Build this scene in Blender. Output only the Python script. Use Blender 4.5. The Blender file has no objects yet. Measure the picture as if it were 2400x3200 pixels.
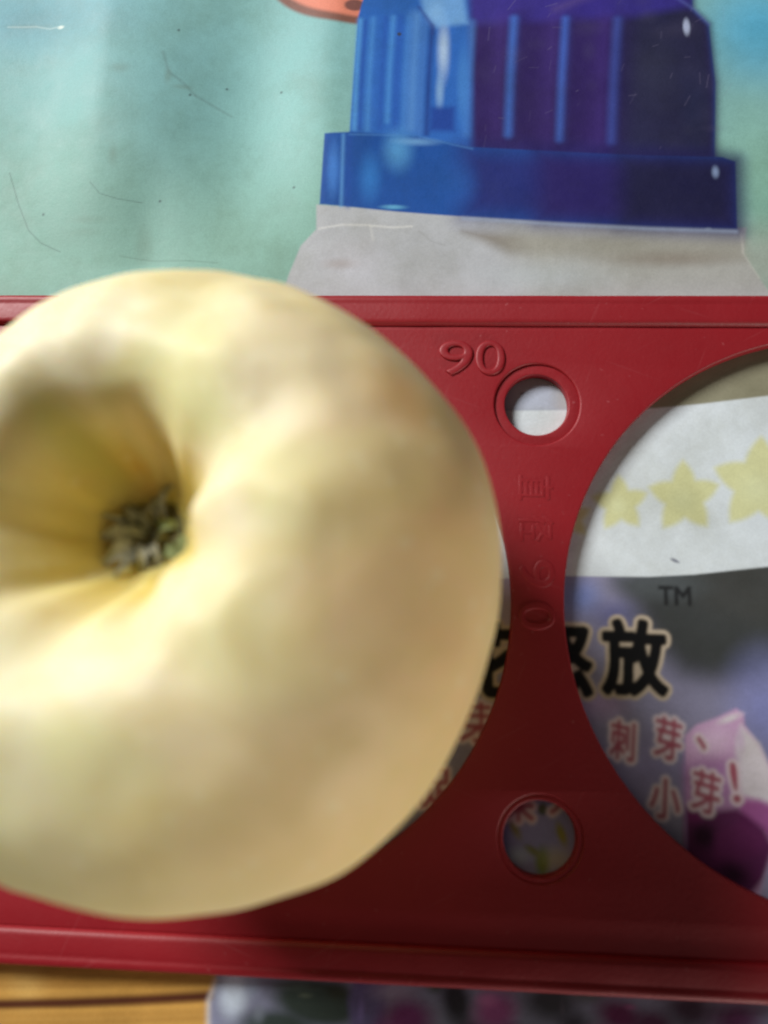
import bpy, bmesh, math, random
import numpy as np
from mathutils import Vector, Matrix, noise

# ---------------------------------------------------------------- camera, light, exposure
scene = bpy.context.scene
C = scene.collection
MM = 0.001                                   # everything below is written in millimetres
R = math.radians

cam_data = bpy.data.cameras.new('camera')
cam = bpy.data.objects.new('camera', cam_data)
C.objects.link(cam)
rot = Matrix(((0.99798047, -0.01718210, 0.06115351),
              (0.02813581, 0.98270101, -0.18304946),
              (-0.05695044, 0.18440039, 0.98119985)))
cam.matrix_world = Matrix.Translation((0, 0, 126.686 * MM)) @ rot.to_4x4()
cam_data.sensor_fit = 'VERTICAL'
cam_data.sensor_height = 32.0
cam_data.lens = 24.955
cam_data.clip_start = 0.002
cam_data.clip_end = 20
cam_data.dof.use_dof = True
cam_data.dof.focus_distance = 0.150
cam_data.dof.aperture_fstop = 10.0
scene.camera = cam

world = bpy.data.worlds.new('World')
scene.world = world
world.use_nodes = True
bg = world.node_tree.nodes['Background']
bg.inputs['Color'].default_value = (1.0, 0.98, 0.95, 1)
bg.inputs['Strength'].default_value = 0.045

def area(name, direction, dist, sx, sy, power, color, target=(0, 10, 10)):
    l = bpy.data.lights.new(name, 'AREA')
    l.shape = 'RECTANGLE'; l.size = sx; l.size_y = sy; l.energy = power; l.color = color
    o = bpy.data.objects.new(name, l); C.objects.link(o)
    d = Vector(direction).normalized()
    o.location = Vector(target) * MM + d * dist
    o.rotation_euler = d.to_track_quat('Z', 'Y').to_euler()
    return o
window = area('window_light', (-0.62, 0.56, 0.58), 0.85, 0.26, 0.28, 10.6, (1.0, 0.99, 0.97))
fill = area('fill_light', (0.62, -0.74, 0.09), 1.2, 0.8, 0.3, 10.5, (1.0, 0.95, 0.86))  # added low fill that brightens the apple's shaded flanks

scene.view_settings.view_transform = 'Standard'
scene.view_settings.look = 'None'
scene.view_settings.exposure = 0.0
scene.view_settings.gamma = 1.0

# ---------------------------------------------------------------- helpers
def tag(o, label=None, cat=None, group=None, kind=None):
    for k, v in (('label', label), ('category', cat), ('group', group), ('kind', kind)):
        if v: o[k] = v
    return o

def empty(name, loc=(0, 0, 0)):
    o = bpy.data.objects.new(name, None); C.objects.link(o)
    o.location = Vector(loc) * MM; o.empty_display_size = 0.01
    return o

def link(name, me, mat, parent=None, smooth=True):
    o = bpy.data.objects.new(name, me); C.objects.link(o)
    if mat: me.materials.clear(); me.materials.append(mat)
    if smooth: me.polygons.foreach_set('use_smooth', [True] * len(me.polygons))
    if parent: o.parent = parent
    return o

def mesh(name, verts, faces, mat, parent=None, smooth=True):
    me = bpy.data.meshes.new(name)
    me.from_pydata([tuple(c * MM for c in v) for v in verts], [], faces)
    me.update()
    return link(name, me, mat, parent, smooth)

def srgb(r, g, b):
    return tuple((c / 255 / 12.92 if c / 255 <= .04045 else ((c / 255 + .055) / 1.055) ** 2.4) for c in (r, g, b)) + (1,)

def material(name):
    m = bpy.data.materials.new(name); m.use_nodes = True
    nt = m.node_tree
    return m, nt, nt.nodes['Principled BSDF']

def N(nt, kind, **kw):
    n = nt.nodes.new(kind)
    for k, v in kw.items():
        if k in n.inputs: n.inputs[k].default_value = v
        else: setattr(n, k, v)
    return n

def smooth01(x): x = np.clip(x, 0, 1); return x * x * (3 - 2 * x)

# ---------------------------------------------------------------- materials
def poster_material():
    m, nt, p = material('printed_poster_sheet'); L = nt.links
    col = N(nt, 'ShaderNodeVertexColor', layer_name='print')
    tc = N(nt, 'ShaderNodeTexCoord')
    n1 = N(nt, 'ShaderNodeTexNoise', Scale=55.0, Detail=6.0, Roughness=.65)
    n2 = N(nt, 'ShaderNodeTexNoise', Scale=2600.0, Detail=3.0)
    n3 = N(nt, 'ShaderNodeTexNoise', Scale=160.0, Detail=5.0, Roughness=.7)
    for n in (n1, n2, n3): L.new(tc.outputs['Object'], n.inputs['Vector'])
    # handling dirt: uneven grey-brown film
    r1 = N(nt, 'ShaderNodeMapRange'); r1.inputs[1].default_value = .46; r1.inputs[2].default_value = .78; r1.inputs[3].default_value = 0; r1.inputs[4].default_value = .65
    L.new(n1.outputs['Fac'], r1.inputs[0])
    mx = N(nt, 'ShaderNodeMix', data_type='RGBA', blend_type='MULTIPLY'); mx.inputs[7].default_value = (.62, .60, .50, 1)
    L.new(r1.outputs[0], mx.inputs[0]); L.new(col.outputs['Color'], mx.inputs[6])
    # paper grain and ink mottle
    r2 = N(nt, 'ShaderNodeMapRange'); r2.inputs[1].default_value = .25; r2.inputs[2].default_value = .75; r2.inputs[3].default_value = .95; r2.inputs[4].default_value = 1.05
    L.new(n2.outputs['Fac'], r2.inputs[0])
    r3 = N(nt, 'ShaderNodeMapRange'); r3.inputs[1].default_value = .3; r3.inputs[2].default_value = .7; r3.inputs[3].default_value = .94; r3.inputs[4].default_value = 1.05
    L.new(n3.outputs['Fac'], r3.inputs[0])
    mu = N(nt, 'ShaderNodeMath', operation='MULTIPLY'); L.new(r2.outputs[0], mu.inputs[0]); L.new(r3.outputs[0], mu.inputs[1])
    vm = N(nt, 'ShaderNodeVectorMath', operation='SCALE'); L.new(mx.outputs[2], vm.inputs[0]); L.new(mu.outputs[0], vm.inputs['Scale'])
    L.new(vm.outputs[0], p.inputs['Base Color'])
    rr = N(nt, 'ShaderNodeMapRange'); rr.inputs[3].default_value = .42; rr.inputs[4].default_value = .70
    L.new(n3.outputs['Fac'], rr.inputs[0]); L.new(rr.outputs[0], p.inputs['Roughness'])
    p.inputs['Specular IOR Level'].default_value = .26
    b = N(nt, 'ShaderNodeBump', Strength=.25, Distance=.0004); L.new(n3.outputs['Fac'], b.inputs['Height'])
    L.new(b.outputs[0], p.inputs['Normal'])
    return m

def plastic_material():
    m, nt, p = material('red_plastic'); L = nt.links
    tc = N(nt, 'ShaderNodeTexCoord')
    a = N(nt, 'ShaderNodeTexNoise', Scale=60.0, Detail=5.0, Roughness=.6)
    f = N(nt, 'ShaderNodeTexNoise', Scale=1500.0, Detail=3.0)
    g = N(nt, 'ShaderNodeTexNoise', Scale=320.0, Detail=6.0, Roughness=.7)
    for n in (a, f, g): L.new(tc.outputs['Object'], n.inputs['Vector'])
    mx = N(nt, 'ShaderNodeMix', data_type='RGBA')
    mx.inputs[6].default_value = (.235, .004, .009, 1); mx.inputs[7].default_value = (.295, .008, .015, 1)
    L.new(a.outputs['Fac'], mx.inputs[0])
    last = mx.outputs[2]
    for ang, sx, sy, lo, hi, amt in ((.5, 40, 900, .68, .76, .14), (-.35, 30, 1200, .68, .76, .14), (1.2, 60, 1000, .68, .75, .12), (0, 900, 900, .70, .76, .30)):
        mp = N(nt, 'ShaderNodeMapping', vector_type='TEXTURE'); mp.inputs['Rotation'].default_value = (0, 0, ang); mp.inputs['Scale'].default_value = (1 / sx, 1 / sy, 1)
        sc = N(nt, 'ShaderNodeTexNoise', Scale=1.0, Detail=2.0)
        mr = N(nt, 'ShaderNodeMapRange'); mr.inputs[1].default_value = lo; mr.inputs[2].default_value = hi; mr.inputs[3].default_value = 0; mr.inputs[4].default_value = amt
        L.new(tc.outputs['Object'], mp.inputs[0]); L.new(mp.outputs[0], sc.inputs['Vector']); L.new(sc.outputs['Fac'], mr.inputs[0])
        m3 = N(nt, 'ShaderNodeMix', data_type='RGBA'); m3.inputs[7].default_value = (.46, .14, .15, 1)
        L.new(mr.outputs[0], m3.inputs[0]); L.new(last, m3.inputs[6]); last = m3.outputs[2]
    L.new(last, p.inputs['Base Color'])
    rr = N(nt, 'ShaderNodeMapRange'); rr.inputs[3].default_value = .44; rr.inputs[4].default_value = .60
    L.new(g.outputs['Fac'], rr.inputs[0]); L.new(rr.outputs[0], p.inputs['Roughness'])
    p.inputs['Specular IOR Level'].default_value = .5
    s = N(nt, 'ShaderNodeMath', operation='ADD'); L.new(f.outputs['Fac'], s.inputs[0]); L.new(a.outputs['Fac'], s.inputs[1])
    b = N(nt, 'ShaderNodeBump', Strength=.12, Distance=.0003); L.new(s.outputs[0], b.inputs['Height'])
    L.new(b.outputs[0], p.inputs['Normal'])
    return m

def apple_material():
    m, nt, p = material('apple_skin'); L = nt.links
    col = N(nt, 'ShaderNodeVertexColor', layer_name='skin')
    tc = N(nt, 'ShaderNodeTexCoord')
    n1 = N(nt, 'ShaderNodeTexNoise', Scale=95.0, Detail=8.0, Roughness=.68, Distortion=1.0)
    n2 = N(nt, 'ShaderNodeTexNoise', Scale=900.0, Detail=3.0)
    v = N(nt, 'ShaderNodeTexVoronoi', Scale=240.0)
    for n in (n1, n2, v): L.new(tc.outputs['Object'], n.inputs['Vector'])
    r1 = N(nt, 'ShaderNodeMapRange'); r1.inputs[1].default_value = .42; r1.inputs[2].default_value = .75; r1.inputs[3].default_value = 0; r1.inputs[4].default_value = .62
    L.new(n1.outputs['Fac'], r1.inputs[0])
    mx = N(nt, 'ShaderNodeMix', data_type='RGBA'); mx.inputs[7].default_value = (.66, .52, .20, 1)
    L.new(r1.outputs[0], mx.inputs[0]); L.new(col.outputs['Color'], mx.inputs[6])
    # pale lenticels
    r2 = N(nt, 'ShaderNodeMapRange'); r2.inputs[1].default_value = .10; r2.inputs[2].default_value = .20; r2.inputs[3].default_value = .28; r2.inputs[4].default_value = 0
    L.new(v.outputs['Distance'], r2.inputs[0])
    m2 = N(nt, 'ShaderNodeMix', data_type='RGBA'); m2.inputs[7].default_value = (.82, .76, .50, 1)
    L.new(r2.outputs[0], m2.inputs[0]); L.new(mx.outputs[2], m2.inputs[6])
    L.new(m2.outputs[2], p.inputs['Base Color'])
    p.inputs['Roughness'].default_value = .52
    p.inputs['Specular IOR Level'].default_value = .28
    p.inputs['Subsurface Weight'].default_value = .45
    p.inputs['Subsurface Radius'].default_value = (1.0, .65, .22)
    p.inputs['Subsurface Scale'].default_value = .006
    b = N(nt, 'ShaderNodeBump', Strength=.12, Distance=.0004); L.new(n2.outputs['Fac'], b.inputs['Height'])
    L.new(b.outputs[0], p.inputs['Normal'])
    return m

def sepal_material(name, c1, c2):
    m, nt, p = material(name); L = nt.links
    tc = N(nt, 'ShaderNodeTexCoord'); n = N(nt, 'ShaderNodeTexNoise', Scale=700.0, Detail=5.0, Roughness=.7)
    L.new(tc.outputs['Object'], n.inputs['Vector'])
    r = N(nt, 'ShaderNodeValToRGB'); r.color_ramp.elements[0].position = .35; r.color_ramp.elements[1].position = .65
    r.color_ramp.elements[0].color = c1; r.color_ramp.elements[1].color = c2
    L.new(n.outputs['Fac'], r.inputs['Fac']); L.new(r.outputs[0], p.inputs['Base Color'])
    p.inputs['Roughness'].default_value = .8
    b = N(nt, 'ShaderNodeBump', Strength=.6, Distance=.0004); L.new(n.outputs['Fac'], b.inputs['Height']); L.new(b.outputs[0], p.inputs['Normal'])
    return m

RED = plastic_material()

# ---------------------------------------------------------------- the printed poster
# primitives of the print, in millimetres on the sheet, ink colours (linear), with fold light and dark in the teal:
#   p polygon: points, colour, edge softness, cover   b blob: centre, radii, colour, cover, softness, turn   l line
PRINT = [
["p",[[-454.33,353.53],[279.8,275.35],[195.01,-30.04],[-273.23,-51.28]],[0.2016,0.4125,0.4125],0.27,1],
["p",[[-339.54,96.95],[228.27,89.74],[195.01,-30.04],[-273.23,-51.28]],[0.2384,0.4342,0.3515],20.038,0.85],
["b",[-79.39,119.45],[32.22,11.72],[0.1274,0.314,0.4233],0.55,1,0],
["b",[57.32,114.28],[13.3,15.07],[0.0887,0.3916,0.6038],0.9,1,0],
["b",[-29.77,99.66],[13.65,30.04],[0.2623,0.5271,0.5029],0.55,1,0],  # lit side of a fold painted into the teal
["b",[-48.65,97.07],[17.43,30.27],[0.1221,0.2874,0.314],0.45,1,0],  # dark side of the folds painted into the teal
["b",[-62.54,77.52],[29.43,11.59],[0.1878,0.3515,0.305],0.5,1,0],
["b",[55.46,81.21],[9.15,21.62],[0.2542,0.491,0.402],0.8,0.9,0],
["b",[-59.07,105.98],[2.82,1.5],[0.117,0.1384,0.0887],0.27999999999999997,1,0],
["b",[-58.83,88.65],[1.27,2.73],[0.117,0.1384,0.0887],0.24499999999999997,1,0],
["b",[-50.13,104.84],[0.93,2.42],[0.117,0.1384,0.0887],0.27999999999999997,1,0],
["b",[-47.35,102.84],[2.41,0.74],[0.117,0.1384,0.0887],0.27999999999999997,1,0],
["b",[-62.45,76.6],[5.34,1.07],[0.117,0.1384,0.0887],0.175,1,0],
["b",[-63.08,74.32],[4.43,1.24],[0.117,0.1384,0.0887],0.13999999999999999,1,0],
["b",[-52.64,72.02],[2.28,5.26],[0.117,0.1384,0.0887],0.21,1,0],
["b",[-79.16,117.4],[6.81,0.78],[0.117,0.1384,0.0887],0.21,1,0],
["b",[-74.55,76.67],[5.39,2.69],[0.117,0.1384,0.0887],0.105,1,0],
["b",[-68.1,72.98],[5.32,3.55],[0.117,0.1384,0.0887],0.105,1,0],
["l",[[-51.41,109.78],[-50.02,105.62],[-47.42,103.81],[-45.05,101.35]],[0.0762,0.1119,0.107],0.233,0.314,0.279],
["l",[[-45.05,101.35],[-38.3,97.88]],[0.0762,0.1119,0.107],0.229,0.31,0.279],
["l",[[-79.01,86.49],[-76.72,80.38],[-74.19,75.01],[-71.67,72.54],[-67.86,70.71]],[0.0194,0.0319,0.0369],0.081,0.145,0.496],
["l",[[-62.86,83.53],[-61.01,81.38],[-57.65,80.43],[-53.31,79.94]],[0.0319,0.0545,0.0545],0.081,0.145,0.434],
["l",[[-56.87,69.96],[-50.71,69.14],[-44.81,69.04],[-38.92,68.58]],[0.0612,0.0931,0.0612],0.087,0.164,0.341],
["l",[[-82.81,117.28],[-77.33,117.36],[-74.52,116.68],[-72.28,117.04]],[0.6105,0.7529,0.7305],0.146,0.262,0.372],
["b",[-72.25,116.73],[0.87,0.48],[0.7529,0.8308,0.7529],0.8,0.8,0],
["b",[-50.09,80.29],[0.36,0.36],[0.0452,0.0762,0.0844],0.7,0.8,0],
["b",[-71.67,78.03],[0.36,0.36],[0.0452,0.0762,0.0844],0.7,0.8,0],
["b",[-48.95,114.7],[0.38,0.38],[0.0452,0.0762,0.0844],0.7,0.8,0],
["b",[-29.24,102.54],[0.37,0.37],[0.0452,0.0762,0.0844],0.7,0.8,0],
["b",[-39.52,103.48],[0.37,0.37],[0.0452,0.0762,0.0844],0.7,0.8,0],
["b",[-25.85,82.85],[0.35,0.35],[0.0452,0.0762,0.0844],0.7,0.8,0],
["b",[-45.92,101.36],[0.37,0.37],[0.0452,0.0762,0.0844],0.7,0.8,0],
["b",[-13.26,134.95],[20.38,17.78],[0.1878,0.0762,0.0545],1,0.05,0],
["b",[-13.26,134.95],[18.73,16.39],[0.6724,0.2159,0.1384],1,0.06,0],
["b",[-22.15,122.11],[3.78,1.89],[0.7454,0.2623,0.162],0.5,1,0],
["b",[-16.08,119.14],[2.06,1.31],[0.1878,0.0723,0.0612],1,0.4,0],
["p",[[-21.59,79.27],[52.93,74.93],[52.28,69.93],[54.58,65.67],[56.52,62.31],[62.05,41.22],[62.41,15.4],[59.52,-60.33],[-31.55,-65.45],[-32.18,-52.53],[-31.22,-48.05],[-32.92,-39.73],[-33.9,-6.04],[-33.01,40.24],[-27.33,61.38],[-25.96,66.62],[-24.15,71.74],[-21.47,74.76]],[0.4452,0.4621,0.4851],0.304,1],
["b",[-15.0,69.23],[8.49,5.95],[0.5395,0.5457,0.6038],0.8,1,0],
["p",[[4.41,74.46],[52.8,72.51],[52.24,69.08],[12.47,70.22]],[0.1946,0.162,0.1221],1.491,0.8],
["p",[[10.86,77.09],[59.7,74.2],[62.74,62.31],[16.42,62.28]],[0.3916,0.3916,0.3419],4.921,0.7],
["b",[40.07,69.11],[15.57,2.13],[0.2307,0.1878,0.1441],0.6,1,0],
["b",[18.81,65.7],[15.67,4.12],[0.4793,0.5333,0.5583],0.6,1,0],
["b",[-17.01,68.36],[4.25,1.36],[0.305,0.2232,0.1812],0.35,1,0],
["p",[[23.43,58.06],[66.22,58.17],[65.17,43.78],[36.43,41.75],[23.17,41.38]],[0.2623,0.2502,0.162],1.098,0.95],
["p",[[7.74,58.02],[20.31,58.05],[20.12,41.59],[7.83,41.47]],[0.4793,0.5333,0.6584],1.602,0.8],
["l",[[-20.98,74.85],[-16.88,75.55],[-12.75,75.53],[-7.82,75.14],[-4.55,75.39]],[0.807,0.807,0.7758],0.15,0.29,0.496],
["l",[[-11.93,75.52],[-11.35,72.76]],[0.7529,0.7529,0.7305],0.128,0.347,0.372],
["l",[[-3.31,74.5],[-1.24,72.72],[1.2,71.83]],[0.1878,0.1812,0.162],0.085,0.229,0.31],
["l",[[-23.29,71.03],[-20.93,73.69],[-18.5,74.75]],[0.402,0.402,0.4342],0.129,0.348,0.372],
["l",[[51.97,74.24],[52.21,70.1],[54.58,65.67]],[0.6795,0.6795,0.6105],0.122,0.33,0.372],
["p",[[-14.03,134.14],[-14.26,121.91],[-15.31,116.93],[-15.66,107.13],[-16.09,92.66],[48.14,87.33],[49.04,103.08],[48.45,115.26],[45.72,118.62],[45.78,132.3]],[0.0212,0.1221,0.4564],0.272,1],
["p",[[5.13,133.55],[45.78,132.3],[45.72,118.62],[48.45,115.26],[49.04,103.08],[48.14,87.33],[5.74,89.8]],[0.0232,0.0091,0.0976],1.25,1],
["p",[[32.08,132.72],[45.78,132.3],[45.72,118.62],[48.45,115.26],[49.04,103.08],[48.14,87.33],[31.01,88.6]],[0.016,0.016,0.0545],1.954,1],
["p",[[3.82,133.59],[46.2,132.28],[45.24,119.02],[33.53,116.77],[5.7,116.25]],[0.0369,0.0252,0.2542],1.471,0.75],
["b",[38.99,106.09],[6.18,9.71],[0.0273,0.0296,0.0648],0.6,1,0],
["b",[45.2,98.49],[3.46,10.39],[0.016,0.0194,0.0612],0.7,1,0],
["b",[35.35,94.02],[5.18,5.18],[0.0194,0.0194,0.0685],0.6,1,0],
["l",[[-14.93,115.93],[-15.24,104.7],[-15.28,93.77]],[0.0887,0.314,0.6724],0.41,0.774,0.81],
["l",[[-13.97,115.71],[-14.29,104.59],[-14.36,93.76]],[0.013,0.0723,0.3712],0.273,0.516,0.72],
["l",[[-12.52,116.37],[-12.85,104.9],[-12.92,93.74]],[0.0685,0.2623,0.6445],0.455,0.859,0.72],
["l",[[-11.49,116.65],[-11.83,105.12],[-11.92,93.91]],[0.0252,0.1274,0.4793],0.364,0.687,0.63],
["l",[[-10.28,116.82],[-10.65,105.34],[-10.75,94.18]],[0.016,0.0844,0.402],0.364,0.687,0.72],
["l",[[-8.82,116.98],[-9.22,106.14],[-9.36,95.57]],[0.0762,0.2874,0.6724],0.409,0.773,0.72],
["l",[[-7.53,117.15],[-7.92,105.24],[-8.05,93.67]],[0.0176,0.0931,0.4233],0.544,1.029,0.81],
["l",[[-6.06,117.31],[-6.48,105.55],[-6.63,94.12]],[0.0423,0.1878,0.552],0.363,0.685,0.63],
["l",[[-4.52,117.67],[-4.96,105.96],[-5.13,94.57]],[0.107,0.2874,0.6172],0.907,1.713,0.675],
["l",[[-2.9,118.63],[-3.35,105.93],[-3.53,93.62]],[0.0482,0.162,0.4793],0.453,0.856,0.81],
["l",[[-1.65,115.83],[-2.13,104.47],[-2.35,93.41]],[0.008,0.0273,0.1812],0.406,0.767,0.81],
["l",[[14.71,117.22],[14.0,105.13],[13.56,93.39]],[0.016,0.007,0.0802],1.342,2.656,0.585],
["l",[[11.14,117.3],[10.49,105.2],[10.1,93.44]],[0.0648,0.0319,0.2307],1.076,2.178,0.36],
["l",[[13.69,117.24],[13.0,105.15],[12.57,93.4]],[0.0343,0.0612,0.305],0.626,1.208,0.45],
["l",[[13.35,117.25],[12.66,105.16],[12.24,93.41]],[0.0482,0.1559,0.552],0.537,1.015,0.765],
["l",[[24.07,116.8],[23.22,104.39],[22.65,92.35]],[0.016,0.007,0.0802],1.332,2.637,0.585],
["l",[[20.54,116.88],[19.74,104.46],[19.21,92.4]],[0.0648,0.0319,0.2307],1.068,2.163,0.36],
["l",[[23.06,116.82],[22.23,104.41],[21.67,92.36]],[0.0343,0.0612,0.305],0.622,1.199,0.45],
["l",[[22.72,116.83],[21.9,104.42],[21.34,92.37]],[0.0513,0.1329,0.5271],0.489,0.924,0.765],
["l",[[33.35,116.39],[32.36,103.9],[31.65,91.78]],[0.016,0.007,0.0802],1.323,2.62,0.585],
["l",[[29.85,116.47],[28.91,103.96],[28.25,91.82]],[0.0648,0.0319,0.2307],1.061,2.148,0.36],
["l",[[32.35,116.41],[31.38,103.91],[30.68,91.79]],[0.0343,0.0612,0.305],0.618,1.192,0.45],
["l",[[32.02,116.42],[31.05,103.92],[30.35,91.8]],[0.0482,0.0802,0.3515],0.53,1.001,0.585],
["l",[[5.7,116.64],[5.12,104.91],[4.8,93.51]],[0.0685,0.2159,0.5776],0.539,1.019,0.54],
["l",[[16.06,96.03],[16.29,98.14]],[0.2086,0.1812,0.305],0.056,0.178,0.077],
["l",[[43.9,108.41],[44.8,108.51]],[0.2086,0.1812,0.305],0.106,0.179,0.156],
["l",[[43.46,98.65],[44.45,100.49]],[0.2086,0.1812,0.305],0.097,0.176,0.165],
["l",[[38.86,90.12],[39.08,90.6]],[0.2086,0.1812,0.305],0.09,0.173,0.177],
["l",[[19.19,119.58],[21.27,120.21]],[0.2086,0.1812,0.305],0.103,0.186,0.198],
["l",[[47.45,102.22],[47.96,104.79]],[0.2086,0.1812,0.305],0.076,0.177,0.237],
["l",[[46.11,115.82],[48.58,117.23]],[0.2086,0.1812,0.305],0.077,0.181,0.183],
["l",[[18.98,97.64],[20.15,98.23]],[0.2086,0.1812,0.305],0.071,0.178,0.176],
["l",[[31.53,80.15],[31.84,82.78]],[0.2086,0.1812,0.305],0.101,0.171,0.191],
["l",[[12.59,82.17],[10.87,84.47]],[0.2086,0.1812,0.305],0.098,0.174,0.173],
["l",[[38.3,110.74],[39.28,111.13]],[0.2086,0.1812,0.305],0.057,0.18,0.223],
["l",[[51.23,116.11],[51.3,118.83]],[0.2086,0.1812,0.305],0.076,0.181,0.101],
["l",[[18.55,86.09],[20.01,87.32]],[0.2086,0.1812,0.305],0.054,0.174,0.199],
["l",[[20.19,81.23],[21.78,83.66]],[0.2086,0.1812,0.305],0.077,0.172,0.248],
["l",[[19.56,117.4],[20.06,118.18]],[0.2086,0.1812,0.305],0.077,0.185,0.18],
["l",[[12.29,119.21],[13.87,121.51]],[0.2086,0.1812,0.305],0.073,0.187,0.241],
["l",[[46.37,103.01],[46.37,105.19]],[0.2086,0.1812,0.305],0.084,0.177,0.171],
["l",[[33.09,78.59],[34.38,79.53]],[0.2086,0.1812,0.305],0.072,0.17,0.199],
["l",[[16.1,107.05],[17.81,106.94]],[0.2086,0.1812,0.305],0.054,0.181,0.146],
["l",[[32.33,119.77],[33.52,121.5]],[0.2086,0.1812,0.305],0.089,0.184,0.085],
["l",[[33.98,99.25],[35.01,101.31]],[0.2086,0.1812,0.305],0.091,0.177,0.078],
["l",[[7.88,90.28],[8.35,93.26]],[0.2086,0.1812,0.305],0.066,0.177,0.154],
["l",[[32.57,105.87],[33.06,107.19]],[0.2086,0.1812,0.305],0.085,0.179,0.127],
["l",[[22.33,85.91],[22.7,86.05]],[0.2086,0.1812,0.305],0.081,0.174,0.202],
["l",[[19.52,110.6],[20.17,111.14]],[0.2086,0.1812,0.305],0.078,0.182,0.196],
["l",[[9.73,106.21],[10.06,107.49]],[0.2086,0.1812,0.305],0.099,0.182,0.151],
["l",[[44.89,112.52],[45.62,115.36]],[0.2086,0.1812,0.305],0.078,0.181,0.113],
["l",[[10.64,96.76],[11.45,96.69]],[0.2086,0.1812,0.305],0.096,0.179,0.22],
["l",[[13.57,108.13],[15.71,109.26]],[0.2086,0.1812,0.305],0.073,0.182,0.097],
["l",[[18.46,85.01],[18.3,86.09]],[0.2086,0.1812,0.305],0.069,0.174,0.147],
["l",[[24.51,101.95],[24.82,102.11]],[0.2086,0.1812,0.305],0.103,0.179,0.227],
["l",[[50.33,100.41],[51.88,102.92]],[0.2086,0.1812,0.305],0.1,0.176,0.113],
["l",[[38.8,82.98],[39.16,84.04]],[0.2086,0.1812,0.305],0.068,0.171,0.114],
["l",[[8.2,94.15],[8.25,95.32]],[0.2086,0.1812,0.305],0.096,0.178,0.082],
["l",[[46.08,89.06],[48.15,87.64]],[0.2086,0.1812,0.305],0.08,0.172,0.077],
["l",[[39.81,112.52],[39.95,113.76]],[0.2086,0.1812,0.305],0.089,0.181,0.166],
["l",[[23.88,78.72],[24.15,79.7]],[0.2086,0.1812,0.305],0.094,0.171,0.157],
["l",[[41.22,104.27],[41.53,105.14]],[0.2086,0.1812,0.305],0.081,0.178,0.216],
["l",[[12.97,85.15],[15.18,84.32]],[0.2086,0.1812,0.305],0.052,0.174,0.184],
["l",[[45.45,118.05],[45.67,119.21]],[0.2086,0.1812,0.305],0.069,0.182,0.166],
["l",[[24.62,99.1],[24.95,99.47]],[0.2086,0.1812,0.305],0.059,0.178,0.096],
["l",[[8.3,77.3],[9.89,79.26]],[0.2086,0.1812,0.305],0.055,0.172,0.162],
["l",[[19.75,106.36],[20.08,108.39]],[0.2086,0.1812,0.305],0.073,0.181,0.108],
["l",[[20.44,115.18],[22.18,115.12]],[0.2086,0.1812,0.305],0.093,0.184,0.14],
["l",[[8.67,112.88],[8.9,115.55]],[0.2086,0.1812,0.305],0.076,0.185,0.213],
["l",[[33.82,100.8],[35.06,100.95]],[0.2086,0.1812,0.305],0.079,0.177,0.196],
["b",[24.35,89.29],[2.45,1.49],[0.0887,0.0802,0.15],0.10894211224995543,1,0],
["b",[37.64,117.22],[2.44,2.06],[0.0887,0.0802,0.15],0.14676362151719918,1,0],
["b",[48.18,103.13],[4.01,2.94],[0.0887,0.0802,0.15],0.07883976983546917,1,0],
["b",[26.8,115.07],[3.85,2.7],[0.0887,0.0802,0.15],0.14760778500377947,1,0],
["b",[41.16,90.26],[3.36,2.3],[0.0887,0.0802,0.15],0.06134465693889772,1,0],
["b",[32.72,120.48],[1.43,3.03],[0.0887,0.0802,0.15],0.05487441471213626,1,0],
["b",[9.22,116.59],[4.15,1.41],[0.0887,0.0802,0.15],0.05258361062082076,1,0],
["b",[44.34,114.75],[3.91,2.7],[0.0887,0.0802,0.15],0.14198001464157115,1,0],
["b",[48.48,94.03],[3.59,0.95],[0.0887,0.0802,0.15],0.13441603915393432,1,0],
["b",[28.45,88.33],[1.22,2.78],[0.0887,0.0802,0.15],0.1528018578951445,1,0],
["b",[7.82,106.14],[2.93,3.13],[0.0887,0.0802,0.15],0.0766338668750112,1,0],
["b",[13.39,109.46],[3.13,2.94],[0.0887,0.0802,0.15],0.0933102944330764,1,0],
["b",[22.1,102.58],[2.13,2.0],[0.0887,0.0802,0.15],0.05915865355197866,1,0],
["b",[27.72,77.25],[2.23,2.72],[0.0887,0.0802,0.15],0.06766825404524665,1,0],
["b",[36.47,86.46],[3.14,2.17],[0.0887,0.0802,0.15],0.10320929815753704,1,0],
["b",[34.15,80.42],[1.34,1.08],[0.0887,0.0802,0.15],0.1322970288484181,1,0],
["b",[47.0,96.78],[2.39,2.72],[0.0887,0.0802,0.15],0.07047221373760199,1,0],
["b",[17.52,111.73],[3.02,1.76],[0.0887,0.0802,0.15],0.0755535692994595,1,0],
["b",[36.22,78.03],[1.83,2.61],[0.0887,0.0802,0.15],0.09545207489635611,1,0],
["b",[44.04,93.85],[1.78,1.42],[0.0887,0.0802,0.15],0.05254372320689484,1,0],
["b",[27.29,103.12],[1.49,1.84],[0.0887,0.0802,0.15],0.0854246371469313,1,0],
["b",[41.19,113.79],[4.44,2.18],[0.0887,0.0802,0.15],0.1158900705921149,1,0],
["b",[26.39,83.17],[3.64,2.27],[0.0887,0.0802,0.15],0.10294292501514285,1,0],
["b",[37.67,82.13],[2.19,2.7],[0.0887,0.0802,0.15],0.1556284758824341,1,0],
["b",[26.86,110.13],[1.74,2.82],[0.0887,0.0802,0.15],0.12428858971311951,1,0],
["b",[48.21,82.16],[1.65,1.31],[0.0887,0.0802,0.15],0.07844853300692717,1,0],
["b",[13.7,88.95],[3.84,3.21],[0.0887,0.0802,0.15],0.07805087245008378,1,0],
["b",[45.06,105.93],[2.37,2.8],[0.0887,0.0802,0.15],0.059451795764091826,1,0],
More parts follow.
